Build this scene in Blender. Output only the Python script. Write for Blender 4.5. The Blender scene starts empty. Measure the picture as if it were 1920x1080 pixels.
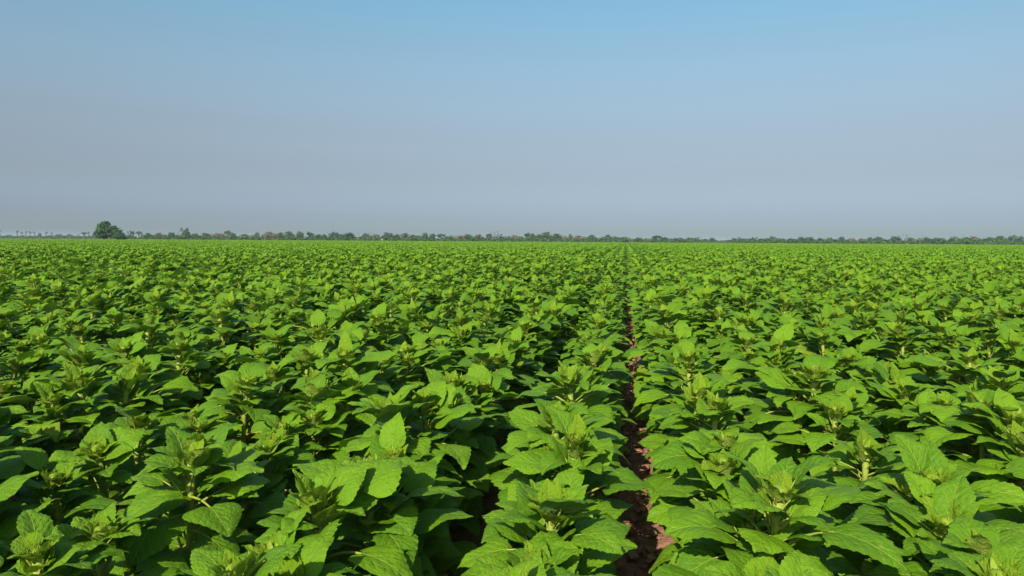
import bpy, math, random
import numpy as np
from mathutils import Matrix, Vector, Euler

R = math.radians
scene = bpy.context.scene
COL = scene.collection

# ------------------------------------------------------------------ camera
CAM_Z, YAW, PITCH, ROLL, LENS = 1.66, 8.7, 3.68, 0.36, 26.0
cam_data = bpy.data.cameras.new('camera')
cam_data.lens, cam_data.sensor_width = LENS, 36.0
cam_data.clip_start, cam_data.clip_end = 0.05, 20000
cam = bpy.data.objects.new('camera', cam_data)
COL.objects.link(cam)
CAM_M = (Matrix.Translation((0, 0, CAM_Z)) @ Matrix.Rotation(R(YAW), 4, 'Z')
         @ Matrix.Rotation(R(90 - PITCH), 4, 'X') @ Matrix.Rotation(R(ROLL), 4, 'Z'))
cam.matrix_world = CAM_M
scene.camera = cam
CAM_INV = CAM_M.inverted()
FPX = LENS / 36.0                                   # focal length in picture widths

# ------------------------------------------------------------------ sky and sun
SUN_EL, SUN_AZ = 37.0, 193.0                        # azimuth clockwise from +Y, where the sun stands
world = bpy.data.worlds.new('World')
scene.world = world
world.use_nodes = True
wn = world.node_tree.nodes
wl = world.node_tree.links
wn.clear()
sky = wn.new('ShaderNodeTexSky')
sky.sky_type = 'NISHITA'
sky.sun_disc = False
sky.sun_elevation = R(SUN_EL)
sky.sun_rotation = R(SUN_AZ)
sky.altitude = 0
sky.air_density = 1.0
sky.dust_density = 1.8
sky.ozone_density = 3.5
# hazy air towards the horizon: an even tint by height above the horizon, the same all round
tc = wn.new('ShaderNodeTexCoord')
sz = wn.new('ShaderNodeSeparateXYZ')
ramp = wn.new('ShaderNodeValToRGB')
for i, (z_, c_) in enumerate(((0.010, (.78, .88, 1.0)), (0.029, (.605, .665, .86)), (0.072, (.565, .540, .595)), (0.114, (.635, .560, .540)),
                              (0.161, (.739, .656, .573)), (0.208, (.812, .774, .656)), (0.256, (.821, .869, .728)), (0.302, (.79, .963, .813)))):
    e = ramp.color_ramp.elements[i] if i < 2 else ramp.color_ramp.elements.new(z_)
    e.position, e.color = z_, (*c_, 1)
ramp.color_ramp.interpolation = 'CARDINAL'
tint = wn.new('ShaderNodeMix')
tint.data_type, tint.blend_type = 'RGBA', 'MULTIPLY'
tint.inputs[0].default_value = 1.0
bg = wn.new('ShaderNodeBackground')
bg.inputs['Strength'].default_value = 0.115
wo = wn.new('ShaderNodeOutputWorld')
wl.new(tc.outputs['Generated'], sz.inputs[0])
wl.new(sz.outputs[2], ramp.inputs[0])
wl.new(sky.outputs[0], tint.inputs[6])
wl.new(ramp.outputs[0], tint.inputs[7])
wl.new(tint.outputs[2], bg.inputs['Color'])
wl.new(bg.outputs[0], wo.inputs['Surface'])

sun_data = bpy.data.lights.new('sun', 'SUN')
sun_data.energy = 5.0
sun_data.angle = R(0.53)
sun_data.color = (1.0, 0.93, 0.80)
sun = bpy.data.objects.new('sun', sun_data)
COL.objects.link(sun)
to_sun = Vector((math.sin(R(SUN_AZ)) * math.cos(R(SUN_EL)), math.cos(R(SUN_AZ)) * math.cos(R(SUN_EL)), math.sin(R(SUN_EL))))
sun.rotation_euler = to_sun.to_track_quat('Z', 'Y').to_euler()
sun.location = to_sun * 50

scene.view_settings.view_transform = 'Standard'
scene.view_settings.look = 'None'
scene.view_settings.exposure = 0.65
scene.view_settings.gamma = 1.0
scene.cycles.max_bounces = 8
scene.cycles.transmission_bounces = 6
scene.cycles.volume_bounces = 1


# ------------------------------------------------------------------ material helpers
class NT:
    def __init__(self, name):
        self.m = bpy.data.materials.new(name)
        self.m.use_nodes = True
        self.t = self.m.node_tree
        self.t.nodes.clear()

    def n(self, kind, **kw):
        x = self.t.nodes.new(kind)
        for k, v in kw.items():
            setattr(x, k, v)
        return x

    def put(self, sock, v):
        if isinstance(v, bpy.types.NodeSocket):
            self.t.links.new(v, sock)
        else:
            sock.default_value = v

    def math(self, op, a, b=None, c=None, clamp=False):
        x = self.n('ShaderNodeMath', operation=op, use_clamp=clamp)
        for i, v in enumerate((a, b, c)):
            if v is not None:
                self.put(x.inputs[i], v)
        return x.outputs[0]

    def mix(self, f, a, b, blend='MIX'):
        x = self.n('ShaderNodeMix', data_type='RGBA', blend_type=blend)
        self.put(x.inputs[0], f)
        self.put(x.inputs[6], a if not isinstance(a, tuple) else (*a, 1)[:4])
        self.put(x.inputs[7], b if not isinstance(b, tuple) else (*b, 1)[:4])
        return x.outputs[2]

    def maprange(self, v, a, b, c=0.0, d=1.0, smooth=True):
        x = self.n('ShaderNodeMapRange', interpolation_type='SMOOTHSTEP' if smooth else 'LINEAR')
        for i, q in enumerate((v, a, b, c, d)):
            self.put(x.inputs[i], q)
        return x.outputs[0]

    def noise(self, vec, scale, detail=3.0, rough=0.55):
        x = self.n('ShaderNodeTexNoise')
        if vec is not None:
            self.put(x.inputs['Vector'], vec)
        x.inputs['Scale'].default_value = scale
        x.inputs['Detail'].default_value = detail
        x.inputs['Roughness'].default_value = rough
        return x.outputs[0]

    def out(self, surf):
        o = self.n('ShaderNodeOutputMaterial')
        self.put(o.inputs['Surface'], surf)
        return self.m


def leaf_material(name, dark, light, vein, under, trans, bump=0.6, crinkle=0.6, thin=0.24):
    """Sunflower blade: the attribute 'lc' holds (across, along, random) in leaf lengths."""
    k = NT(name)
    at = k.n('ShaderNodeAttribute', attribute_name='lc')
    sep = k.n('ShaderNodeSeparateXYZ')
    k.put(sep.inputs[0], at.outputs['Vector'])
    x, y, rnd = sep.outputs
    ax = k.math('ABSOLUTE', x)
    oi = k.n('ShaderNodeObjectInfo')
    rr = k.math('FRACT', k.math('ADD', k.math('MULTIPLY', oi.outputs['Random'], 3.7), rnd))
    old = k.math('GREATER_THAN', k.math('FRACT', k.math('MULTIPLY', rr, 9.31)), 0.99)
    # midrib
    wid = k.math('MULTIPLY_ADD', y, -0.008, 0.013)
    mid = k.maprange(k.math('DIVIDE', ax, wid), 0.5, 1.3, 1, 0)
    # side veins sweep forward from the midrib, the lowest pair strongest
    side = k.math('MULTIPLY', k.math('GREATER_THAN', x, 0.0), 0.35)
    wob = k.noise(at.outputs['Vector'], 7.0, 1.0)
    p = k.math('SUBTRACT', y, k.math('MULTIPLY', k.math('POWER', ax, 0.85), 1.15))
    p = k.math('DIVIDE', p, 0.205)
    p = k.math('ADD', k.math('ADD', p, side), k.math('MULTIPLY', wob, 0.55))
    d = k.math('ABSOLUTE', k.math('SUBTRACT', k.math('FRACT', p), 0.5))       # 0.5 on a vein
    lat = k.maprange(d, 0.450, 0.488, 0, 1)
    lat = k.math('MULTIPLY', lat, k.maprange(ax, 0.05, 0.42, 0.95, 0.35))
    veins = k.math('MAXIMUM', mid, lat)
    # fine net between the veins
    net = k.n('ShaderNodeTexVoronoi', feature='DISTANCE_TO_EDGE')
    k.put(net.inputs['Vector'], at.outputs['Vector'])
    net.inputs['Scale'].default_value = 26.0
    netl = k.maprange(net.outputs['Distance'], 0.0, 0.10, 1, 0)
    # colour
    blot = k.noise(at.outputs['Vector'], 5.0, 3.0)
    base = k.mix(k.math('ADD', k.math('MULTIPLY', rr, 0.7), k.math('MULTIPLY', blot, 0.3)), dark, light)
    base = k.mix(k.math('MULTIPLY', netl, 0.16), base, vein)
    base = k.mix(k.math('MULTIPLY', veins, 0.62), base, vein)
    spot = k.maprange(k.noise(at.outputs['Vector'], 13.0, 2.0), 0.70, 0.74, 0, 0.6)
    base = k.mix(spot, base, (0.26, 0.22, 0.05))
    base = k.mix(k.math('MULTIPLY', old, k.maprange(blot, 0.35, 0.6, 0.05, 0.45)), base, (0.30, 0.30, 0.03))
    geo = k.n('ShaderNodeNewGeometry')
    col = k.mix(k.math('MULTIPLY', geo.outputs['Backfacing'], 0.85), base, under)
    # relief: quilted panels between veins, wrinkles
    quilt = k.math('SINE', k.math('MULTIPLY', k.math('FRACT', p), math.pi))
    wr = k.noise(at.outputs['Vector'], 9.0, 4.0, 0.55)
    h = k.math('ADD', k.math('MULTIPLY', quilt, 0.009), k.math('MULTIPLY', wr, 0.060 * crinkle * 2))
    h = k.math('SUBTRACT', h, k.math('MULTIPLY', mid, 0.018))
    h = k.math('SUBTRACT', h, k.math('MULTIPLY', netl, 0.006))
    bp = k.n('ShaderNodeBump')
    bp.inputs['Strength'].default_value = bump
    bp.inputs['Distance'].default_value = 0.28
    k.put(bp.inputs['Height'], h)
    pr = k.n('ShaderNodeBsdfPrincipled')
    k.put(pr.inputs['Base Color'], col)
    pr.inputs['Roughness'].default_value = 0.50
    pr.inputs['Specular IOR Level'].default_value = 0.22
    k.put(pr.inputs['Normal'], bp.outputs[0])
    tr = k.n('ShaderNodeBsdfTranslucent')
    k.put(tr.inputs['Color'], k.mix(0.5, base, trans))
    k.put(tr.inputs['Normal'], bp.outputs[0])
    ms = k.n('ShaderNodeMixShader')
    ms.inputs[0].default_value = thin
    k.put(ms.inputs[1], pr.outputs[0])
    k.put(ms.inputs[2], tr.outputs[0])
    return k.out(ms.outputs[0])


def plain_material(name, c1, c2, scale=8.0, rough=0.7, bump=0.0, coord='Object', spec=0.3, rnd=0.0, trans=0.0):
    k = NT(name)
    tc = k.n('ShaderNodeTexCoord')
    nz = k.noise(tc.outputs[coord], scale, 4.0)
    f = k.maprange(nz, 0.3, 0.7)
    if rnd:
        oi = k.n('ShaderNodeObjectInfo')
        f = k.math('ADD', k.math('MULTIPLY', f, 1 - rnd), k.math('MULTIPLY', oi.outputs['Random'], rnd))
    c = k.mix(f, c1, c2)
    pr = k.n('ShaderNodeBsdfPrincipled')
    k.put(pr.inputs['Base Color'], c)
    pr.inputs['Roughness'].default_value = rough
    pr.inputs['Specular IOR Level'].default_value = spec
    if bump:
        b = k.n('ShaderNodeBump')
        b.inputs['Strength'].default_value = bump
        b.inputs['Distance'].default_value = 0.02
        k.put(b.inputs['Height'], nz)
        k.put(pr.inputs['Normal'], b.outputs[0])
    if not trans:
        return k.out(pr.outputs[0])
    tr = k.n('ShaderNodeBsdfTranslucent')
    k.put(tr.inputs['Color'], c)
    ms = k.n('ShaderNodeMixShader')
    ms.inputs[0].default_value = trans
    k.put(ms.inputs[1], pr.outputs[0])
    k.put(ms.inputs[2], tr.outputs[0])
    return k.out(ms.outputs[0])


LEAF = leaf_material('sunflower_leaf', (0.055, 0.155, 0.003), (0.138, 0.275, 0.004), (0.27, 0.36, 0.045),
                     (0.11, 0.19, 0.06), (0.10, 0.26, 0.01))
YOUNG = leaf_material('young_sunflower_leaf', (0.120, 0.255, 0.006), (0.20, 0.32, 0.010), (0.36, 0.42, 0.05),
                      (0.28, 0.37, 0.05), (0.30, 0.42, 0.02), bump=0.6, crinkle=0.9, thin=0.34)
STEM = plain_material('sunflower_stem', (0.15, 0.21, 0.025), (0.24, 0.27, 0.035), 30, 0.7, 0.3)
BUD = plain_material('sunflower_bud', (0.17, 0.28, 0.018), (0.29, 0.37, 0.025), 40, 0.6, 0.2, trans=0.35)


# ------------------------------------------------------------------ mesh helpers
class MB:
    """Collects vertices, faces, a per-vertex 'lc' attribute and material slots."""
    def __init__(self):
        self.v, self.f, self.lc, self.mi = [], [], [], []

    def add(self, vs, fs, lcs=None, mi=0, mat=None):
        o = len(self.v)
        if mat is not None:
            vs = [mat @ Vector(p) for p in vs]
        self.v.extend([tuple(p) for p in vs])
        self.f.extend([tuple(i + o for i in q) for q in fs])
        self.lc.extend(lcs if lcs is not None else [(0.5, 0.5, 0.5)] * len(vs))
        self.mi.extend([mi] * len(fs))

    def mesh(self, name, mats, smooth=True):
        me = bpy.data.meshes.new(name)
        me.from_pydata(self.v, [], self.f)
        a = me.attributes.new('lc', 'FLOAT_VECTOR', 'POINT')
        a.data.foreach_set('vector', np.array(self.lc, dtype=np.float32).ravel())
        for m in mats:
            me.materials.append(m)
        me.polygons.foreach_set('material_index', np.array(self.mi, dtype=np.int32))
        if smooth:
            me.polygons.foreach_set('use_smooth', np.ones(len(self.f), dtype=bool))
        me.update()
        return me


def tube(pts, rads, n=6, cap=True):
    vs, fs = [], []
    pts = [Vector(p) for p in pts]
    for i, p in enumerate(pts):
        t = (pts[min(i + 1, len(pts) - 1)] - pts[max(i - 1, 0)]).normalized()
        u = t.cross(Vector((1, 0, 0)) if abs(t.x) < 0.8 else Vector((0, 1, 0))).normalized()
        w = t.cross(u)
        for k in range(n):
            a = 2 * math.pi * k / n
            vs.append(p + (u * math.cos(a) + w * math.sin(a)) * rads[i])
    for i in range(len(pts) - 1):
        for k in range(n):
            fs.append((i * n + k, i * n + (k + 1) % n, (i + 1) * n + (k + 1) % n, (i + 1) * n + k))
    if cap:
        fs.append(tuple(range((len(pts) - 1) * n, len(pts) * n)))
    return vs, fs


def link(o, parent=None, loc=None):
    COL.objects.link(o)
    if parent:
        o.parent = parent
    if loc is not None:
        o.location = loc
    return o


def new_obj(name, me, parent=None, loc=None):
    return link(bpy.data.objects.new(name, me), parent, loc)


# ------------------------------------------------------------------ sunflower leaves
def halfwidth(t, W):
    return 1.05 * W * max(0.0, math.sin(math.pi * min(1.0, t) ** 0.49)) ** 0.95


def leaf_shape(s, rows, cols, teeth=True, pet_sides=5):
    """s = dict of one leaf's form. Returns blade (vs, fs, lc) and petiole (vs, fs). Origin on the stem, leaf grows to +Y."""
    L, W = s['L'], s['W']
    # petiole in the YZ plane
    pts, y, z = [Vector((0, 0, 0))], 0.0, 0.0
    nseg = 5
    for i in range(nseg):
        a = s['pa'] + (s['a0'] - s['pa']) * ((i + 0.5) / nseg) ** 1.6
        y += math.cos(a) * s['P'] / nseg
        z += math.sin(a) * s['P'] / nseg
        pts.append(Vector((0, y, z)))
    pr = [s['pr'] * (1.25 - 0.5 * i / nseg) for i in range(nseg + 1)]
    pvs, pfs = tube(pts, pr, pet_sides)
    # blade spine sampled finely
    N = 40
    sp = [(y, z, s['a0'])]
    for i in range(N):
        t = (i + 0.5) / N
        a = s['a0'] + (s['a1'] - s['a0']) * t ** s['bend']
        y += math.cos(a) * L / N
        z += math.sin(a) * L / N
        sp.append((y, z, a))

    def spine(t):
        if t <= 0:
            a = sp[0][2]
            return sp[0][0] + math.cos(a) * L * t, sp[0][1] + math.sin(a) * L * t, a
        q = min(t, 1.0) * N
        i = min(int(q), N - 1)
        f = q - i
        return tuple(sp[i][k] * (1 - f) + sp[i + 1][k] * f for k in range(3))

    vs, fs, lc = [], [], []
    half = cols // 2
    for j in range(rows + 1):
        t0 = 0.004 + 0.992 * (j / rows) ** 1.15
        for c in range(-half, half + 1):
            u = c / half
            au = abs(u)
            w = halfwidth(t0, W)
            t = t0
            if au == 1.0 and teeth and 0 < j < rows:
                if j % 2:
                    w *= 1.0 + s['serr'] * (0.9 + 0.7 * math.sin(j * 12.9 + c + s['ph']))
                    t += (0.30 + 0.15 * math.sin(j * 7.7 + s['ph'])) / rows
                else:
                    w *= 1.0 - s['serr'] * 0.9
                    t -= 0.15 / rows
            x = u * w * (1 + 0.06 * math.sin(3 * t + s['ph']) * (1 if u > 0 else -1))
            tt = t - s['lobe'] * au ** 2 * (1 - t0) ** 4 + 0.10 * au * au * t0 * (1 - t0)
            sy, sz, a = spine(tt)
            h = s['fold'] * abs(x) - s['edge'] * au ** 2.5 * w
            h += s['wave'] * L * math.sin(s['wf'] * t * 6.28 + s['ph'] + (1.7 if u > 0 else 0)) * au ** 1.6
            pv = (tt - 1.15 * (abs(x) / L) ** 0.85) / 0.205
            h += s['quilt'] * L * abs(math.sin(math.pi * pv)) * min(1, au * 3) * (1 - au ** 4)
            tw = s['twist'] * tt
            X = x * math.cos(tw) - h * math.sin(tw)
            Hh = x * math.sin(tw) + h * math.cos(tw)
            vs.append((X + s['sweep'] * L * max(tt, 0) ** 2, sy - math.sin(a) * Hh, sz + math.cos(a) * Hh))
            lc.append((x / L, tt, s['rnd']))
    n = cols + 1
    for j in range(rows):
        for c in range(cols):
            a = j * n + c
            fs.append((a, a + 1, a + 1 + n, a + n))
    return (vs, fs, lc), (pvs, pfs)


def leaf_form(kind, rng):
    u = rng.uniform
    s = dict(serr=u(0.016, 0.036), fold=u(0.12, 0.32), edge=u(0.10, 0.30), wave=u(0.015, 0.035), wf=u(1.4, 2.4), ph=u(0, 6.28),
             quilt=0.005, twist=u(-0.35, 0.35), sweep=u(-0.12, 0.12), rnd=u(0, 1), bend=u(0.8, 1.3), lobe=u(0.10, 0.18))
    if kind == 'low':
        s.update(P=u(0.12, 0.19), pa=R(u(20, 50)), a0=R(u(-10, 20)), a1=R(u(-75, -30)), L=u(0.16, 0.22), W=u(0.076, 0.106), pr=0.0042)
    elif kind == 'mid':
        s.update(P=u(0.08, 0.205), pa=R(u(25, 62)), a0=R(u(2, 34)), a1=R(u(-62, -8)), L=u(0.14, 0.21), W=u(0.068, 0.103), pr=0.0042)
    elif kind == 'upper':
        s.update(P=u(0.04, 0.13), pa=R(u(38, 72)), a0=R(u(18, 58)), a1=R(u(-35, 22)), L=u(0.10, 0.16), W=u(0.046, 0.074), pr=0.0036,
                 quilt=0.007, fold=u(0.2, 0.45))
    else:
        s.update(P=u(0.015, 0.045), pa=R(u(45, 78)), a0=R(u(28, 74)), a1=R(u(-15, 58)), L=u(0.06, 0.115), W=u(0.020, 0.038), pr=0.003,
                 quilt=0.012, fold=u(0.25, 0.5), wave=u(0.02, 0.05))
    return s


KINDS = ('low', 'mid', 'upper', 'young')
NV = 8
rngL = random.Random(11)
FORMS = {k: [leaf_form(k, rngL) for _ in range(NV)] for k in KINDS}
LEAF_HI, LEAF_MID, PET, GEO1, GEO2 = {}, {}, {}, {}, {}
for kd in KINDS:
    m = YOUNG if kd == 'young' else LEAF
    for i, s in enumerate(FORMS[kd]):
        b, p = leaf_shape(s, 20 if kd != 'young' else 14, 8)
        q = MB(); q.add(*b); LEAF_HI[kd, i] = q.mesh('leaf_blade', [m])
        q = MB(); q.add(*p); PET[kd, i] = q.mesh('petiole', [STEM])
        b, p = leaf_shape(s, 10, 4, pet_sides=4)
        q = MB(); q.add(*b); q.add(*p, mi=1); LEAF_MID[kd, i] = q.mesh('leaf_blade_with_petiole', [m, STEM])
        GEO1[kd, i] = (leaf_shape(s, 6, 2, pet_sides=3))
        GEO2[kd, i] = (leaf_shape(s, 3, 2, teeth=False)[0])

# stems and buds
STEM_MESH, BUD_HI, BUD_LO = [], [], []
rngS = random.Random(5)


def stem_geo(rng, n=8, seg=7):
    bx, by = rng.uniform(-.02, .02), rng.uniform(-.02, .02)
    pts, rd = [], []
    for i in range(seg + 1):
        t = i / seg
        pts.append((bx * math.sin(math.pi * t), by * math.sin(math.pi * t), t))
        rd.append(0.0145 - 0.0035 * t + (0.004 if i == seg else 0))
    return tube(pts, rd, n)


def bract(L, W, a0, a1, rows=4):
    s = dict(L=L, W=W, P=0.004, pa=a0, a0=a0, a1=a1, pr=0.002, serr=0.03, fold=0.3, edge=0.1, wave=0.07, wf=2, ph=1.0,
             quilt=0.02, twist=0.0, sweep=0.0, rnd=0.5, bend=1.0, lobe=0.03)
    return leaf_shape(s, rows, 2, teeth=False)[0]


def bud_mb(rng, hi=True):
    q = MB()
    # cup and dome
    prof = [(0.012, -0.02), (0.020, 0.0), (0.025, 0.014), (0.020, 0.026), (0.009, 0.032)]
    n = 9 if hi else 5
    vs, fs = [], []
    for r, z in prof:
        for k in range(n):
            a = 2 * math.pi * k / n
            vs.append((r * math.cos(a), r * math.sin(a), z))
    for i in range(len(prof) - 1):
        for k in range(n):
            fs.append((i * n + k, i * n + (k + 1) % n, (i + 1) * n + (k + 1) % n, (i + 1) * n + k))
    fs.append(tuple(range((len(prof) - 1) * n, len(prof) * n)))
    q.add(vs, fs, mi=0)
    rings = ((11, 0.034, 0.006, 60, 115, 0.013), (9, 0.046, 0.008, 40, 85, 0.016), (6, 0.066, 0.015, 38, 45, 0.014)) if hi else \
            ((5, 0.045, 0.010, 55, 95, 0.016), (4, 0.066, 0.017, 38, 45, 0.014))
    for cnt, L, W, a0, a1, r in rings:
        off = rng.uniform(0, 6)
        for k in range(cnt):
            sc = rng.uniform(0.55, 1.35)
            vs, fs, lc = bract(L * sc, W * sc, R(a0 + rng.uniform(-12, 12)), R(a1 + rng.uniform(-22, 18)), 4 if hi else 2)
            M = Matrix.Rotation(off + 6.283 * k / cnt + rng.uniform(-.2, .2), 4, 'Z') @ Matrix.Translation((0, r, rng.uniform(-.004, .008)))
            q.add(vs, fs, lc, 1 if cnt in (6, 4) else 0, M)
    return q


BUDS = [bud_mb(rngS) for _ in range(5)]
BUD_HI = [b.mesh('bud', [BUD, YOUNG]) for b in BUDS]
BUDS_LO = [bud_mb(rngS, False) for _ in range(3)]
STEMS = [stem_geo(rngS) for _ in range(5)]
for g in STEMS:
    q = MB(); q.add(*g); STEM_MESH.append(q.mesh('stem', [STEM]))


AWAY = Vector((-to_sun.x, -to_sun.y, 0)).normalized()


def plant_spec(rng):
    """One plant: stem height and a list of (leaf kind, variant, node height, azimuth, scale, tilt)."""
    H = rng.uniform(0.68, 0.84)
    leaves = []
    az = rng.uniform(0, 6.283)
    plan = [('low', 0.16, 0.52, 6), ('mid', 0.50, 0.88, 13), ('upper', 0.80, 0.96, 9), ('young', 0.93, 1.0, 9)]
    for kd, z0, z1, n in plan:
        n += rng.choice((0, 0, -1, 1)) if kd != 'low' else rng.choice((0, -1))
        for i in range(n):
            az += 2.39996 + rng.uniform(-0.3, 0.3)
            z = H * (z0 + (z1 - z0) * (i + rng.uniform(0.2, 0.8)) / n)
            sc = rng.uniform(0.72, 1.08)
            up = 0.24 * (-math.sin(az) * AWAY.x + math.cos(az) * AWAY.y)       # blades turn to face the sun
            leaves.append((kd, rng.randrange(NV), z, az, sc, rng.uniform(-0.25, 0.25), up + rng.gauss(0, 0.13)))
    return dict(H=H, leaves=leaves, stem=rng.randrange(5), bud=rng.randrange(5), budrot=rng.uniform(0, 6.28), budsc=rng.uniform(0.6, 1.1))


def leaf_matrix(lf):
    kd, v, z, az, sc, tilt, up = lf
    off = 0.010 if kd != 'young' else 0.013
    return (Matrix.Translation((0, 0, z)) @ Matrix.Rotation(az, 4, 'Z') @ Matrix.Translation((0, off, 0))
            @ Matrix.Rotation(up, 4, 'X') @ Matrix.Rotation(tilt, 4, 'Y') @ Matrix.Scale(sc, 4))


def merged_plant(spec, lod, q, M=Matrix.Identity(4), rng=None):
    for lf in spec['leaves']:
        kd, v = lf[0], lf[1]
        if lod == 2:
            if kd == 'low' or (kd == 'young' and lf[4] < 1.0):
                continue
            g = GEO2[kd, v]
        else:
            g, p = GEO1[kd, v]
            if kd != 'young':
                q.add(*p, mi=2, mat=M @ leaf_matrix(lf))
        r = (g[2][0][2] + lf[3] * 1.37) % 1.0
        q.add(g[0], g[1], [(a, b, r) for a, b, _ in g[2]], 1 if kd == 'young' else 0, M @ leaf_matrix(lf))
    if lod == 1:
        q.add(*tube([(0, 0, 0), (0, 0, spec['H'])], [0.014, 0.012], 4), mi=2, mat=M)
        b = BUDS_LO[spec['bud'] % 3]
        B = M @ Matrix.Translation((0, 0, spec['H'] + 0.01)) @ Matrix.Scale(spec['budsc'], 4)
        for mi in (0, 1):
            fs = [f for f, k in zip(b.f, b.mi) if k == mi]
            q.add(b.v, fs, b.lc, 3 if mi == 0 else 1, B)


# ------------------------------------------------------------------ ground
def axis(segments):
    out = []
    for a, b, st in segments:
        n = max(1, int(round((b - a) / st)))
        out += [a + (b - a) * i / n for i in range(n)]
    return out + [segments[-1][1]]


ROW_R, ROW_L, PITCH_ROW = 0.422, -0.272, 0.66


def row_x(i):                       # i = 1, 2, 3 to the right, -1, -2, -3 to the left of the furrow
    return ROW_R + (i - 1) * PITCH_ROW if i > 0 else ROW_L + (i + 1) * PITCH_ROW


rg = np.random.default_rng(3)
xs = axis([(-6000, -60, 600), (-60, -6, 6), (-6, -1.2, 0.3), (-1.2, 1.2, 0.035), (1.2, 6, 0.3), (6, 60, 6), (60, 6000, 600)])
ys = axis([(-400, -4, 40), (-4, 1, 0.5), (1, 14, 0.06), (14, 40, 0.5), (40, 600, 20), (600, 9000, 600)])
nx, ny = len(xs), len(ys)
gv = []
for j, yy in enumerate(ys):
    for i, xx in enumerate(xs):
        z = 0.0
        if -3 < yy < 30 and abs(xx) < 5:
            z = 0.03 * math.cos((xx - 0.06) * 2 * math.pi / 0.8) * -1 if abs(xx) < 0.5 else 0.03
            z += rg.normal(0, 0.009) + 0.012 * math.sin(yy * 7.1 + xx * 5) * math.sin(yy * 3.3 - xx * 9)
        gv.append((xx, yy, z))
gf = [(j * nx + i, j * nx + i + 1, (j + 1) * nx + i + 1, (j + 1) * nx + i) for j in range(ny - 1) for i in range(nx - 1)]
gm = bpy.data.meshes.new('ground')
gm.from_pydata(gv, [], gf)
k = NT('red_brown_soil')
geo = k.n('ShaderNodeNewGeometry')
n1 = k.noise(geo.outputs['Position'], 9.0, 6.0, 0.65)
n2 = k.noise(geo.outputs['Position'], 70.0, 3.0, 0.6)
soil = k.mix(k.maprange(n1, 0.3, 0.7), (0.17, 0.075, 0.042), (0.33, 0.165, 0.10))
soil = k.mix(k.math('MULTIPLY', n2, 0.35), soil, (0.42, 0.25, 0.17))
sepg = k.n('ShaderNodeSeparateXYZ')
k.put(sepg.inputs[0], geo.outputs['Position'])
n3 = k.noise(geo.outputs['Position'], 0.05, 4.0)
grass = k.mix(k.maprange(n3, 0.35, 0.65), (0.07, 0.11, 0.03), (0.15, 0.15, 0.06))
col = k.mix(k.maprange(sepg.outputs[1], 425, 445), soil, grass)
bp = k.n('ShaderNodeBump')
bp.inputs['Strength'].default_value = 0.9
bp.inputs['Distance'].default_value = 0.03
k.put(bp.inputs['Height'], k.math('ADD', n1, k.math('MULTIPLY', n2, 0.3)))
pr = k.n('ShaderNodeBsdfPrincipled')
k.put(pr.inputs['Base Color'], col)
pr.inputs['Roughness'].default_value = 0.95
pr.inputs['Specular IOR Level'].default_value = 0.1
k.put(pr.inputs['Normal'], bp.outputs[0])
gm.materials.append(k.out(pr.outputs[0]))
gm.polygons.foreach_set('use_smooth', np.ones(len(gf), dtype=bool))
ground = new_obj('ground', gm)
ground['kind'] = 'structure'
ground['label'] = 'red brown tilled soil under and between the crop rows'


# clods and crumbs of soil lying in the furrow
rngC = random.Random(31)
cv, cf = [], []
for _ in range(1500):
    r = rngC.choice((0.006, 0.009, 0.013, 0.02, 0.03)) * rngC.uniform(0.7, 1.3)
    c = Vector((0.065 + rngC.gauss(0, 0.13), rngC.uniform(2.2, 14.0), r * 0.25))
    o = len(cv)
    for d in ((1, 0, 0), (0, 1, 0), (-1, 0, 0), (0, -1, 0), (.7, .7, .55), (-.7, .7, .5), (-.7, -.7, .6), (.7, -.7, .5), (0, 0, .85), (0, 0, -.5)):
        cv.append(c + Vector(d) * r * rngC.uniform(0.7, 1.2))
    for q4 in ((0, 4, 7), (0, 1, 4), (1, 5, 4), (1, 2, 5), (2, 6, 5), (2, 3, 6), (3, 7, 6), (3, 0, 7), (4, 5, 8), (5, 6, 8), (6, 7, 8), (7, 4, 8)):
        cf.append(tuple(o + k_ for k_ in q4))
clm = bpy.data.meshes.new('soil_clods')
clm.from_pydata(cv, [], cf)
clm.materials.append(plain_material('dry_clod', (0.17, 0.08, 0.045), (0.34, 0.19, 0.12), 12, 0.95, 0.3, spec=0.1))
clods = new_obj('soil_clods', clm)
clods['kind'] = 'stuff'
clods['label'] = 'crumbled red brown soil clods lying in the bare furrow'


# ------------------------------------------------------------------ where every plant stands
def project(p):
    """u, v from 0 to 1 (v downwards) and depth."""
    q = CAM_INV @ Vector(p)
    d = -q.z
    if d <= 0.05:
        return None
    return 0.5 + q.x / d * FPX, 0.5 - q.y / d * FPX * 16 / 9, d


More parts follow.
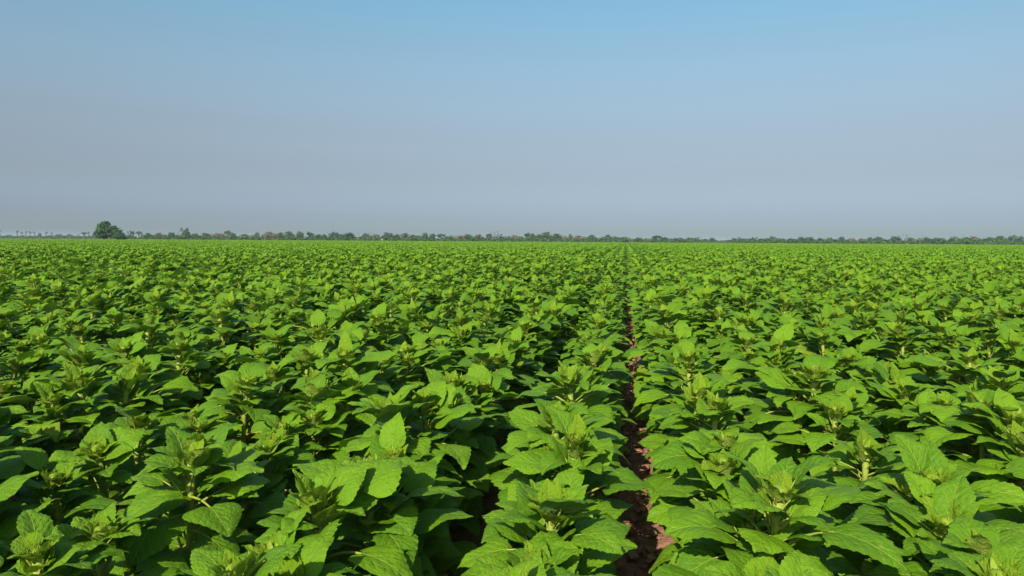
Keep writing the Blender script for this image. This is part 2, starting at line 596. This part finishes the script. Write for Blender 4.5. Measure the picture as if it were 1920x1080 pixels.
# depths of the plants whose heads stand out in the near rows
HEADS = {1: [1.50, 1.72, 1.92, 2.10, 2.30, 2.46, 2.66, 2.85], -1: [1.40, 1.60, 1.78, 1.95, 2.14, 2.36, 2.56, 2.76],
         2: [2.05, 2.24, 2.44, 2.62, 2.80, 3.00], -2: [1.50, 1.70, 1.88, 2.06, 2.26, 2.44, 2.62, 2.80],
         -3: [1.80, 2.00, 2.20, 2.38, 2.58, 2.78]}
NEAR_END = 38.0
rngP = random.Random(2024)
plants = []                          # (row, x, y)
for row in list(range(-64, 0)) + list(range(1, 65)):
    x0 = row_x(row)
    y = -1.4
    heads = HEADS.get(row)
    pre = True
    ylist = []
    while y < NEAR_END:
        if heads and pre and y >= heads[0] - 0.15:
            ylist += heads
            y = heads[-1]
            pre = False
        else:
            if rngP.random() > 0.04:
                ylist.append(y)
        y += rngP.uniform(0.15, 0.24)
    for yy in ylist:
        xx = x0 + rngP.gauss(0, 0.025 if abs(row) == 1 else 0.035)
        pr_ = project((xx, yy, 0.8))
        if pr_ is None:
            if abs(xx) < 3.2:
                plants.append((row, xx, yy, 0.0, False))
            continue
        u, v, d = pr_
        mu = 0.45 / d * FPX + 0.02           # a step of margin on each side
        if -mu - 1.2 / d < u < 1 + mu + 1.2 / d:
            inview = (-0.22 / d * FPX < u < 1 + 0.22 / d * FPX) and v < 1 + 0.16 / d * FPX * 16 / 9
            plants.append((row, xx, yy, d, inview))

seen = sorted([p for p in plants if p[4]], key=lambda p: p[3])[:300]
seen_set = set(seen)
rest = [p for p in plants if p not in seen_set]

ORD = ['zeroth', 'first', 'second', 'third', 'fourth', 'fifth', 'sixth', 'seventh', 'eighth', 'ninth', 'tenth', 'eleventh', 'twelfth',
       'thirteenth', 'fourteenth', 'fifteenth', 'sixteenth', 'seventeenth', 'eighteenth', 'nineteenth', 'twentieth']
TENS = {2: 'twenty', 3: 'thirty', 4: 'forty', 5: 'fifty', 6: 'sixty', 7: 'seventy', 8: 'eighty', 9: 'ninety'}


def ordinal(n):
    if n <= 20:
        return ORD[n]
    t, o = divmod(n, 10)
    return TENS[t] + '-' + ORD[o] if o else TENS[t][:-1] + 'ieth'


by_row = {}
for p in seen:
    by_row.setdefault(p[0], []).append(p)
order = {}
for r_, lst in by_row.items():
    for i, p in enumerate(sorted(lst, key=lambda q: q[2])):
        order[p] = i + 1

for idx, p in enumerate(seen):
    row, x, y, d, _ = p
    rng = random.Random(7000 + int(x * 1000) * 31 + int(y * 1000))
    spec = plant_spec(rng)
    sc = max(0.78, min(1.18, rng.gauss(1.0, 0.085)))
    if d < 2.1:
        sc = min(sc, 0.95)
    root = bpy.data.objects.new('sunflower_plant', None)
    root.empty_display_size = 0.1
    link(root)
    root.location = (x, y, 0.0)
    lean = (rng.gauss(0.03, 0.07), rng.gauss(0.0, 0.055))
    root.rotation_euler = (lean[0], lean[1], 0)
    root.scale = (sc, sc, sc)
    adj = 'tall' if sc > 1.06 else 'short' if sc < 0.94 else 'leafy'
    side = 'right' if row > 0 else 'left'
    root['label'] = f"{adj} green sunflower plant, {ordinal(order[p])} from the bottom in the {ordinal(abs(row))} row {side} of furrow"
    root['category'] = 'sunflower'
    root['group'] = 'young sunflower plants in rows'
    st = new_obj('stem', STEM_MESH[spec['stem']], root, (0, 0, -0.03))
    st.scale = (1, 1, spec['H'] + 0.03)
    bd = new_obj('flower_bud', BUD_HI[spec['bud']], root, (0, 0, spec['H'] + 0.012))
    bd.rotation_euler = (0.15, 0, spec['budrot'])
    bd.scale = (spec['budsc'],) * 3
    near = idx < 90
    for lf in spec['leaves']:
        me = (LEAF_HI if near else LEAF_MID)[lf[0], lf[1]]
        o = new_obj('leaf', me, root)
        o.matrix_local = leaf_matrix(lf)
        if near:
            new_obj('petiole', PET[lf[0], lf[1]], o)

# ------------------------------------------------------------------ the rest of the crop: one mass
protos = bpy.data.collections.new('crop_sources')
MATS = [LEAF, YOUNG, STEM, BUD]
rngV = random.Random(77)
NPL, NTL = 14, 5
for i in range(NPL):
    q = MB()
    merged_plant(plant_spec(rngV), 1, q)
    protos.objects.link(bpy.data.objects.new('source_%02d_plant' % i, q.mesh('crop_plant', MATS)))
TILE = PITCH_ROW * 8
for i in range(NTL):
    q = MB()
    for r_ in range(8):
        yy = rngV.uniform(0, 0.2)
        while yy < TILE:
            M = (Matrix.Translation(((r_ + 0.5) * PITCH_ROW + rngV.gauss(0, 0.035), yy, 0)) @ Matrix.Rotation(rngV.uniform(-0.7, 0.7), 4, 'Z')
                 @ Matrix.Scale(max(0.78, min(1.18, rngV.gauss(1, 0.08))), 4))
            merged_plant(plant_spec(rngV), 2, q, M)
            yy += rngV.uniform(0.15, 0.24)
    protos.objects.link(bpy.data.objects.new('source_%02d_patch' % (NPL + i), q.mesh('crop_patch', MATS)))

pos, rot, scl, var = [], [], [], []
for row, x, y, d, _ in rest:
    pos.append((x, y, 0)); rot.append((rngV.gauss(0.03, 0.08), rngV.gauss(0, 0.08), rngV.uniform(-0.7, 0.7)))
    scl.append(max(0.76, min(1.18, rngV.gauss(1, 0.085)))); var.append(rngV.randrange(NPL))
FIELD_D = 430.0
fwd = Vector((-math.sin(R(YAW)), math.cos(R(YAW)), 0))
for sgn in (1, -1):
    kx = 0
    while kx < 96:
        x0 = (ROW_R - PITCH_ROW / 2 + kx * TILE) if sgn > 0 else (ROW_L + PITCH_ROW / 2 - (kx + 1) * TILE)
        y0 = NEAR_END
        while y0 < FIELD_D * 1.15:
            c = Vector((x0 + TILE / 2, y0 + TILE / 2, 0))
            d = c.dot(fwd)
            pj = project(c)
            if pj and d < FIELD_D and -0.04 - 6 / d < pj[0] < 1.04 + 6 / d:
                flip = False
                pos.append((x0 + TILE, y0 + TILE, 0) if flip else (x0, y0, 0))
                rot.append((0, 0, math.pi if flip else 0)); scl.append(1.0); var.append(NPL + rngV.randrange(NTL))
            y0 += TILE
        kx += 1
cm = bpy.data.meshes.new('crop_points')
cm.from_pydata(pos, [], [])
for nm, ty, key, arr, dt in (('rot', 'FLOAT_VECTOR', 'vector', rot, np.float32), ('scl', 'FLOAT', 'value', scl, np.float32),
                             ('var', 'INT', 'value', var, np.int32)):
    a = cm.attributes.new(nm, ty, 'POINT')
    a.data.foreach_set(key, np.array(arr, dtype=dt).ravel())
for m in MATS:
    cm.materials.append(m)
crop = new_obj('sunflower_crop', cm)
crop['kind'] = 'stuff'
crop['label'] = 'dense green sunflower crop stretching away to the tree line'
crop['category'] = 'crop'
gn = bpy.data.node_groups.new('scatter_crop', 'GeometryNodeTree')
gn.interface.new_socket('Geometry', in_out='INPUT', socket_type='NodeSocketGeometry')
gn.interface.new_socket('Geometry', in_out='OUTPUT', socket_type='NodeSocketGeometry')
gi, go = gn.nodes.new('NodeGroupInput'), gn.nodes.new('NodeGroupOutput')
ci = gn.nodes.new('GeometryNodeCollectionInfo')
ci.inputs['Collection'].default_value = protos
ci.inputs['Separate Children'].default_value = True
ci.inputs['Reset Children'].default_value = True
ip = gn.nodes.new('GeometryNodeInstanceOnPoints')
ip.inputs['Pick Instance'].default_value = True


def named(nm, ty):
    a = gn.nodes.new('GeometryNodeInputNamedAttribute')
    a.data_type = ty
    a.inputs['Name'].default_value = nm
    return a.outputs['Attribute']


gl = gn.links
gl.new(gi.outputs[0], ip.inputs['Points'])
gl.new(ci.outputs[0], ip.inputs['Instance'])
gl.new(named('var', 'INT'), ip.inputs['Instance Index'])
gl.new(named('rot', 'FLOAT_VECTOR'), ip.inputs['Rotation'])
gl.new(named('scl', 'FLOAT'), ip.inputs['Scale'])
gl.new(ip.outputs[0], go.inputs[0])
md = crop.modifiers.new('scatter', 'NODES')
md.node_group = gn

# ------------------------------------------------------------------ trees on the horizon
FOL = {
    'green': plain_material('green_foliage', (0.022, 0.062, 0.014), (0.050, 0.110, 0.022), 0.8, 0.7, rnd=0.4, trans=0.15),
    'dark': plain_material('dark_foliage', (0.022, 0.050, 0.024), (0.045, 0.085, 0.034), 0.8, 0.7, rnd=0.4, trans=0.15),
    'brown': plain_material('dry_foliage', (0.11, 0.095, 0.055), (0.20, 0.165, 0.10), 0.8, 0.8, rnd=0.4, trans=0.1),
    'grey': plain_material('grey_green_foliage', (0.040, 0.072, 0.026), (0.080, 0.115, 0.042), 0.8, 0.8, rnd=0.4, trans=0.1),
}
FOL['lone'] = plain_material('lone_tree_foliage', (0.011, 0.044, 0.007), (0.040, 0.115, 0.014), 0.5, 0.7, trans=0.1)
BARK = plain_material('tree_bark', (0.06, 0.05, 0.04), (0.13, 0.11, 0.09), 3.0, 0.9, 0.3)


def leaf_cloud(q, rng, lobes, count, size):
    """Leaf clumps spread through the volume of several lobes (centre, radii)."""
    wsum = sum(a * b * c for _, (a, b, c) in lobes)
    for ctr, rad in lobes:
        n = max(8, int(count * rad[0] * rad[1] * rad[2] / wsum))
        per = 12
        for _ in range(max(2, n // per)):
            p = Vector((rng.gauss(0, 1), rng.gauss(0, 1), rng.gauss(0.15, 1))).normalized() * rng.uniform(0.45, 0.95)
            cc = Vector((ctr[0] + p.x * rad[0], ctr[1] + p.y * rad[1], ctr[2] + p.z * rad[2]))
            cr = rng.uniform(0.20, 0.36)
            for _k in range(per):
                g = Vector((rng.gauss(0, .6), rng.gauss(0, .6), rng.gauss(0, .42)))
                c = cc + Vector((g.x * rad[0], g.y * rad[1], g.z * rad[2])) * cr
                s = size * rng.uniform(0.6, 1.4)
                nrm = (p * .6 + g * .6 + Vector((rng.gauss(0, .4), rng.gauss(0, .4), rng.gauss(0.4, .4)))).normalized()
                a = nrm.cross(Vector((rng.gauss(0, 1), rng.gauss(0, 1), rng.gauss(0, 1)))).normalized()
                b = nrm.cross(a)
                q.add([c - a * s, c - b * s * .6, c + a * s, c + b * s * .6 + nrm * s * .3], [(0, 1, 2, 3)])


def crown_and_trunk(kind, rng):
    """Whole tree in a unit box: height 1, width 1."""
    c, t = MB(), MB()
    lobes = []
    if kind == 'round':
        lobes = [((0, 0, .56), (.34, .34, .36))]
        for i in range(6):
            a = i * 1.05 + rng.uniform(-.3, .3)
            lobes.append(((.28 * math.cos(a), .28 * math.sin(a), rng.uniform(.32, .68)), (rng.uniform(.17, .24),) * 2 + (rng.uniform(.16, .24),)))
        th = .35
    elif kind == 'spread':
        for i in range(8):
            a = i * .785 + rng.uniform(-.3, .3)
            r = rng.uniform(.1, .36)
            lobes.append(((r * math.cos(a), r * math.sin(a), rng.uniform(.5, .8)), (rng.uniform(.14, .22),) * 2 + (rng.uniform(.10, .2),)))
        th = .55
    elif kind == 'tuft':                                   # a small head on a bare trunk, scrub at its foot
        for i in range(4):
            lobes.append(((rng.uniform(-.3, .3), rng.uniform(-.3, .3), rng.uniform(.72, .9)), (rng.uniform(.2, .3),) * 2 + (.1,)))
        for zz in (.62, .48, .34, .2):
            lobes.append(((rng.uniform(-.1, .1), 0, zz), (rng.uniform(.16, .28),) * 2 + (.12,)))
        th = .8
    else:                                                  # sparse, twiggy
        for i in range(9):
            a = i * .7 + rng.uniform(-.3, .3)
            r = rng.uniform(.12, .42)
            lobes.append(((r * math.cos(a), r * math.sin(a), rng.uniform(.35, .92)), (rng.uniform(.07, .13),) * 2 + (rng.uniform(.05, .1),)))
        th = .5
    leaf_cloud(c, rng, lobes, {'round': 1100, 'spread': 800, 'tuft': 420, 'sparse': 320}[kind], {'sparse': .032, 'tuft': .05}.get(kind, .045))
    t.add(*tube([(0, 0, -.05), (.02, 0, th * .5), (-.01, .01, th)], [.045, .032, .02], 6))
    for ctr, rad in lobes[:7]:
        s0 = Vector((0, 0, th * rng.uniform(.5, .95)))
        e = Vector(ctr)
        t.add(*tube([s0, (s0 + e) / 2 + Vector((0, 0, .03)), e], [.02, .013, .006], 5))
    return c, t


TREES = {}
rngT = random.Random(9)
for kd in ('round', 'spread', 'tuft', 'sparse'):
    TREES[kd] = []
    for i in range(4):
        c, t = crown_and_trunk(kd, rngT)
        TREES[kd].append({fo: c.mesh('crown_' + fo, [FOL[fo]], smooth=False) for fo in ('green', 'dark', 'brown', 'grey')} | {'trunk': t.mesh('trunk', [BARK])})


def ground_point(px, D):
    """Ground point under picture column px (of 1920) at distance D straight ahead."""
    s = (px / 1920 - 0.5) / FPX
    right = Vector((math.cos(R(YAW)), math.sin(R(YAW)), 0))
    return fwd * D + right * (s * D)


def plant_tree(name, px, hpx, wpx, D, kind, fol, label, rng):
    p = ground_point(px, D)
    h, w = (1.0 if kind == 'tuft' else 1.18) * hpx * D / (FPX * 1920), wpx * D / (FPX * 1920)
    root = bpy.data.objects.new(name, None)
    link(root)
    root.location = p
    root.rotation_euler = (0, 0, rng.uniform(0, 6.28))
    root['label'], root['category'], root['group'] = label, 'tree', 'trees along the horizon'
    v = rng.choice(TREES[kind])
    for nm, me in (('trunk', v['trunk']), ('crown', v[fol])):
        o = new_obj(nm, me, root)
        o.scale = (w, w, h)
    return root


# column in the photograph, height and width there, form, foliage
LINE = []


def crop_line(x0, base, items):
    for it in items:
        cx, top, w, kd, fo = it
        LINE.append((x0 + cx / 4, (base - top) / 4 + 2.2, w / 4, kd, fo))


crop_line(0, 230, [(4, 172, 30, 'tuft', 'dark'), (135, 175, 26, 'tuft', 'dark'), (168, 186, 22, 'tuft', 'dark'), (202, 182, 22, 'tuft', 'dark'),
    (232, 178, 24, 'tuft', 'dark'), (268, 184, 26, 'tuft', 'dark'), (302, 196, 24, 'round', 'dark'), (350, 185, 30, 'tuft', 'dark'), (396, 189, 24, 'tuft', 'dark'),
    (455, 204, 60, 'round', 'dark'), (530, 206, 60, 'round', 'dark'), (597, 200, 26, 'tuft', 'dark'), (637, 186, 34, 'spread', 'dark'), (673, 183, 26, 'tuft', 'dark'),
    (712, 192, 34, 'round', 'green'),
    (963, 175, 24, 'tuft', 'dark'), (994, 174, 36, 'spread', 'dark'), (1048, 178, 40, 'spread', 'dark'), (1110, 184, 56, 'round', 'green'), (1150, 200, 40, 'round', 'grey'),
    (1192, 180, 62, 'round', 'brown'), (1240, 188, 44, 'sparse', 'brown'), (1291, 176, 58, 'round', 'green'), (1335, 184, 44, 'sparse', 'brown'),
    (1397, 146, 62, 'spread', 'grey'), (1402, 182, 78, 'round', 'grey'), (1468, 184, 70, 'round', 'grey'), (1546, 181, 84, 'round', 'grey'),
    (1620, 180, 70, 'round', 'brown'), (1668, 184, 62, 'round', 'brown'), (1711, 166, 56, 'spread', 'grey'), (1748, 178, 52, 'round', 'grey'), (1762, 205, 70, 'round', 'green'),
    (1830, 190, 76, 'round', 'grey'), (1892, 196, 60, 'round', 'brown')])
crop_line(480, 210, [(14, 154, 44, 'round', 'grey'), (52, 170, 24, 'tuft', 'dark'), (95, 151, 84, 'round', 'brown'), (80, 178, 70, 'round', 'green'), (140, 160, 50, 'round', 'brown'),
    (184, 154, 50, 'round', 'green'), (250, 147, 88, 'round', 'grey'), (330, 146, 62, 'round', 'green'), (405, 149, 54, 'spread', 'dark'), (420, 178, 80, 'round', 'grey'),
    (468, 164, 56, 'round', 'green'), (512, 162, 44, 'round', 'grey'), (580, 152, 98, 'round', 'green'), (640, 165, 50, 'round', 'green'), (700, 150, 90, 'round', 'green'),
    (768, 157, 50, 'sparse', 'brown'), (822, 156, 66, 'round', 'grey'), (860, 150, 46, 'sparse', 'brown'), (905, 162, 72, 'round', 'brown'),
    (990, 149, 86, 'round', 'grey'), (1058, 162, 60, 'round', 'green'), (1114, 154, 72, 'round', 'grey'), (1180, 164, 76, 'round', 'grey'), (1226, 170, 60, 'round', 'grey'),
    (1265, 149, 52, 'round', 'grey'), (1318, 154, 54, 'round', 'green'), (1386, 157, 66, 'spread', 'grey'), (1440, 172, 60, 'round', 'green'), (1478, 165, 40, 'sparse', 'brown'),
    (1525, 166, 80, 'round', 'brown'), (1590, 158, 84, 'round', 'green'), (1662, 158, 44, 'spread', 'grey'), (1690, 178, 60, 'round', 'dark'), (1748, 154, 54, 'spread', 'grey'),
    (1792, 140, 40, 'sparse', 'grey'), (1824, 134, 44, 'sparse', 'grey'), (1838, 172, 60, 'round', 'green'), (1892, 180, 66, 'round', 'grey')])
crop_line(960, 225, [(20, 178, 76, 'round', 'brown'), (62, 184, 50, 'round', 'grey'), (110, 161, 44, 'spread', 'dark'), (152, 166, 62, 'round', 'grey'), (202, 172, 70, 'round', 'green'),
    (252, 154, 78, 'round', 'grey'), (325, 167, 86, 'round', 'green'), (396, 180, 56, 'round', 'brown'), (434, 168, 30, 'spread', 'dark'), (490, 177, 88, 'round', 'brown'), (530, 186, 70, 'round', 'brown'),
    (598, 175, 64, 'round', 'green'), (648, 194, 60, 'round', 'green'), (714, 171, 62, 'spread', 'grey'), (760, 182, 66, 'round', 'grey'), (820, 187, 58, 'round', 'dark'),
    (936, 192, 56, 'round', 'green'), (1080, 174, 66, 'spread', 'dark'), (1136, 189, 86, 'round', 'green'), (1210, 199, 60, 'round', 'grey'), (1264, 190, 56, 'round', 'grey'),
    (1336, 189, 76, 'round', 'green'), (1402, 204, 50, 'round', 'dark'), (1448, 204, 60, 'round', 'green'), (1497, 193, 56, 'round', 'dark'),
    (1668, 189, 46, 'sparse', 'grey'), (1716, 195, 48, 'round', 'dark'), (1752, 194, 36, 'round', 'dark'), (1806, 186, 52, 'spread', 'dark'), (1866, 196, 50, 'round', 'dark'), (1906, 200, 44, 'round', 'dark')])
crop_line(1440, 230, [(30, 184, 42, 'spread', 'dark'), (94, 196, 62, 'round', 'green'), (160, 194, 80, 'round', 'green'), (240, 184, 76, 'round', 'grey'), (300, 181, 56, 'spread', 'grey'),
    (292, 204, 130, 'round', 'green'), (378, 189, 50, 'round', 'grey'), (421, 180, 26, 'sparse', 'grey'), (452, 184, 34, 'spread', 'grey'), (490, 194, 64, 'round', 'brown'),
    (550, 177, 46, 'round', 'dark'), (622, 190, 80, 'round', 'brown'), (702, 191, 90, 'round', 'brown'), (764, 184, 62, 'round', 'green'), (816, 181, 70, 'spread', 'grey'),
    (862, 199, 110, 'round', 'green'), (950, 172, 86, 'round', 'grey'), (1020, 163, 44, 'sparse', 'grey'), (1058, 183, 72, 'round', 'grey'), (1104, 194, 60, 'round', 'brown'),
    (1140, 163, 36, 'sparse', 'grey'), (1176, 179, 64, 'round', 'green'), (1240, 184, 84, 'round', 'green'), (1296, 186, 64, 'round', 'grey'), (1388, 174, 76, 'spread', 'grey'),
    (1436, 165, 36, 'sparse', 'grey'), (1480, 176, 70, 'round', 'grey'), (1536, 171, 96, 'round', 'brown'), (1640, 177, 84, 'round', 'grey'), (1736, 167, 80, 'round', 'green'),
    (1836, 164, 96, 'round', 'grey'), (1895, 170, 86, 'round', 'green'), (1960, 172, 90, 'round', 'grey'), (2040, 168, 90, 'round', 'green')])
crop_line(-60, 230, [(60, 190, 60, 'round', 'dark'), (140, 180, 30, 'tuft', 'dark')])

WORD = {('round', 'green'): 'rounded green tree', ('round', 'grey'): 'rounded grey-green tree', ('round', 'brown'): 'rounded brownish tree', ('round', 'dark'): 'small dark rounded tree',
        ('spread', 'grey'): 'spreading grey-green tree', ('spread', 'dark'): 'spreading dark tree', ('spread', 'green'): 'spreading green tree', ('sparse', 'grey'): 'thin grey leafless-looking tree',
        ('sparse', 'brown'): 'thin brownish dry tree', ('tuft', 'dark'): 'slim tufted dark tree'}
LONE_X = 208
count = {}
for part in ('after', 'before'):
    sub = sorted([t for t in LINE if (t[0] > LONE_X) == (part == 'after')], key=lambda t: abs(t[0] - LONE_X))
    for px, hpx, wpx, kd, fo in sub:
        w = WORD[kd, fo]
        key = (w, part)
        count[key] = count.get(key, 0) + 1
        D = rngT.uniform(470, 560)
        if px < 180:
            D = rngT.uniform(860, 960)
        elif px < 275:
            D = rngT.uniform(700, 800)
        elif 1320 < px < 1450:
            D = rngT.uniform(600, 720)
        side = 'right' if part == 'after' else 'left'
        lab = f"{w} on the horizon, {ordinal(count[key])} such to the {side} of the lone tree"
        plant_tree(w.split()[-2].replace('-', '_') + '_tree' if False else 'horizon_tree', px, hpx, wpx * (0.95 if kd == 'tuft' else 1.3), D, kd, fo, lab, rngT)

# low scrub along the far edge of the field
rngB = random.Random(21)
q = MB()
for k in range(1700):
    px = rngB.uniform(-120, 2040)
    if px < 190:
        D, hp = rngB.uniform(780, 860), rngB.uniform(4.5, 7)
    elif 1325 < px < 1370:
        D, hp = rngB.uniform(800, 860), rngB.uniform(4.5, 6.5)
    else:
        D, hp = rngB.uniform(448, 470), rngB.uniform(5.0, 11) * (1.25 if px > 1750 else 1)
    p = ground_point(px, D)
    h = hp * D / 1387
    w = h * rngB.uniform(0.8, 1.6)
    leaf_cloud(q, rngB, [((p.x, p.y, h * 0.45), (w, w * .7, h * .55))], 46, h * 0.20)
scrub = new_obj('scrub', q.mesh('scrub', [FOL['green']], smooth=False))
scrub['kind'] = 'stuff'
scrub['label'] = 'low green scrub along the far field edge'
q = MB()
for k in range(900):
    px = rngB.uniform(-200, 2120)
    low = px < 285 or 1318 < px < 1375
    D = rngB.uniform(1050, 1250) if low else rngB.uniform(590, 800)
    p = ground_point(px, D)
    h = (rngB.uniform(4.5, 6.5) if low else rngB.uniform(7, 11.5)) * D / 1387
    w = h * rngB.uniform(0.7, 1.4)
    leaf_cloud(q, rngB, [((p.x, p.y, h * 0.45), (w, w * .7, h * .55))], 40, h * 0.18)
wood = new_obj('distant_woods', q.mesh('distant_woods', [FOL['grey']], smooth=False))
wood['kind'] = 'stuff'
wood['label'] = 'hazy distant woods behind the tree line'

# the lone tree standing in the field
rngO = random.Random(4)
LT = 300.0
U = LT / (FPX * 1920)                                     # metres for one pixel of the photograph there
lone = bpy.data.objects.new('lone_tree', None)
link(lone)
lone.location = ground_point(206, LT)
lone.rotation_euler = (0, 0, R(YAW))
lone['label'], lone['category'] = 'big dark green tree standing alone in front of the horizon trees', 'tree'
lobes = []
for lx, lz, rx, rz in ((-8, 28, 9.5, 6.0), (-4, 31.5, 7, 4), (-15, 25, 6, 5), (-11, 20, 10, 7), (-19, 13, 6.5, 5.5), (0, 20, 10, 7), (8, 21, 7, 5.5), (-10, 11, 11, 6),
                       (5, 13, 11, 7), (15, 17, 6, 4), (19, 12, 8, 6.5), (24, 9, 6, 5), (22, 17, 3.5, 3), (14, 8, 7, 4.5), (-18, 6.5, 6, 4), (-11, 6, 6, 3.5), (20, 4.5, 9, 3.0)):
    lobes.append(((lx * U, rngO.uniform(-5, 5) * U, (lz + 3.2) * U), (rx * U, rx * U, rz * U)))
c, t = MB(), MB()
leaf_cloud(c, rngO, lobes, 11000, 0.30)
t.add(*tube([(0, 0, -.3), (.1, 0, 6 * U), (-.4, .1, 14 * U), (-1.2, .1, 24 * U)], [.5, .38, .28, .1], 8))
t.add(*tube([(.1, 0, 4 * U), (6 * U, .1, 9 * U), (16 * U, .1, 13 * U)], [.3, .22, .08], 7))
t.add(*tube([(.2, 0, 8 * U), (-8 * U, .1, 13 * U), (-15 * U, .1, 20 * U)], [.22, .16, .06], 6))
new_obj('trunk', t.mesh('lone_trunk', [BARK]), lone)
new_obj('crown', c.mesh('lone_crown', [FOL['lone']], smooth=False), lone)

# a small white hut showing between the horizon trees
hut = bpy.data.objects.new('white_hut', None)
link(hut)
hut.location = ground_point(716, 452)
hut.scale = (0.5, 0.5, 0.72)
hut.rotation_euler = (0, 0, R(YAW))
hut['label'], hut['category'] = 'tiny white hut showing between brownish horizon trees', 'hut'
WHITE = plain_material('white_wall', (0.24, 0.24, 0.20), (0.30, 0.29, 0.26), 2.0, 0.8)
q = MB()
q.add([(x, y, z) for x in (-1.0, 1.0) for y in (-.9, .9) for z in (0, 2.1)],
      [(0, 1, 3, 2), (4, 6, 7, 5), (0, 4, 5, 1), (2, 3, 7, 6)])
q.add([(-1.0, -.9, 2.1), (-1.0, .9, 2.1), (-1.0, 0, 2.7), (1.0, -.9, 2.1), (1.0, .9, 2.1), (1.0, 0, 2.7)], [(0, 2, 1), (3, 4, 5)])
new_obj('wall', q.mesh('hut_wall', [WHITE], smooth=False), hut)
q = MB()
for sg in (-1, 1):
    q.add([(-1.2, sg * 1.1, 2.0), (1.2, sg * 1.1, 2.0), (1.2, 0, 2.76), (-1.2, 0, 2.76), (-1.2, sg * 1.1, 2.08), (1.2, sg * 1.1, 2.08), (1.2, 0, 2.84), (-1.2, 0, 2.84)],
          [(0, 1, 2, 3), (4, 5, 6, 7), (0, 1, 5, 4), (0, 3, 7, 4), (1, 2, 6, 5)])
new_obj('roof', q.mesh('hut_roof', [WHITE], smooth=False), hut)

# ------------------------------------------------------------------ haze
hv = MB()
hv.add([(x, y, z) for x in (-3000, 3000) for y in (-500, 9500) for z in (-1.0, 16.0)],
       [(0, 1, 3, 2), (4, 6, 7, 5), (0, 4, 5, 1), (2, 3, 7, 6), (0, 2, 6, 4), (1, 5, 7, 3)])
km = bpy.data.materials.new('haze')
km.use_nodes = True
km.node_tree.nodes.clear()
pv = km.node_tree.nodes.new('ShaderNodeVolumePrincipled')
pv.inputs['Color'].default_value = (0.58, 0.68, 0.84, 1)
pv.inputs['Density'].default_value = 0.00017
pv.inputs['Anisotropy'].default_value = 0.0
mo = km.node_tree.nodes.new('ShaderNodeOutputMaterial')
km.node_tree.links.new(pv.outputs[0], mo.inputs['Volume'])
haze = new_obj('haze', hv.mesh('haze', [km], smooth=False))
haze['kind'] = 'stuff'
haze['label'] = 'pale summer haze over the field'
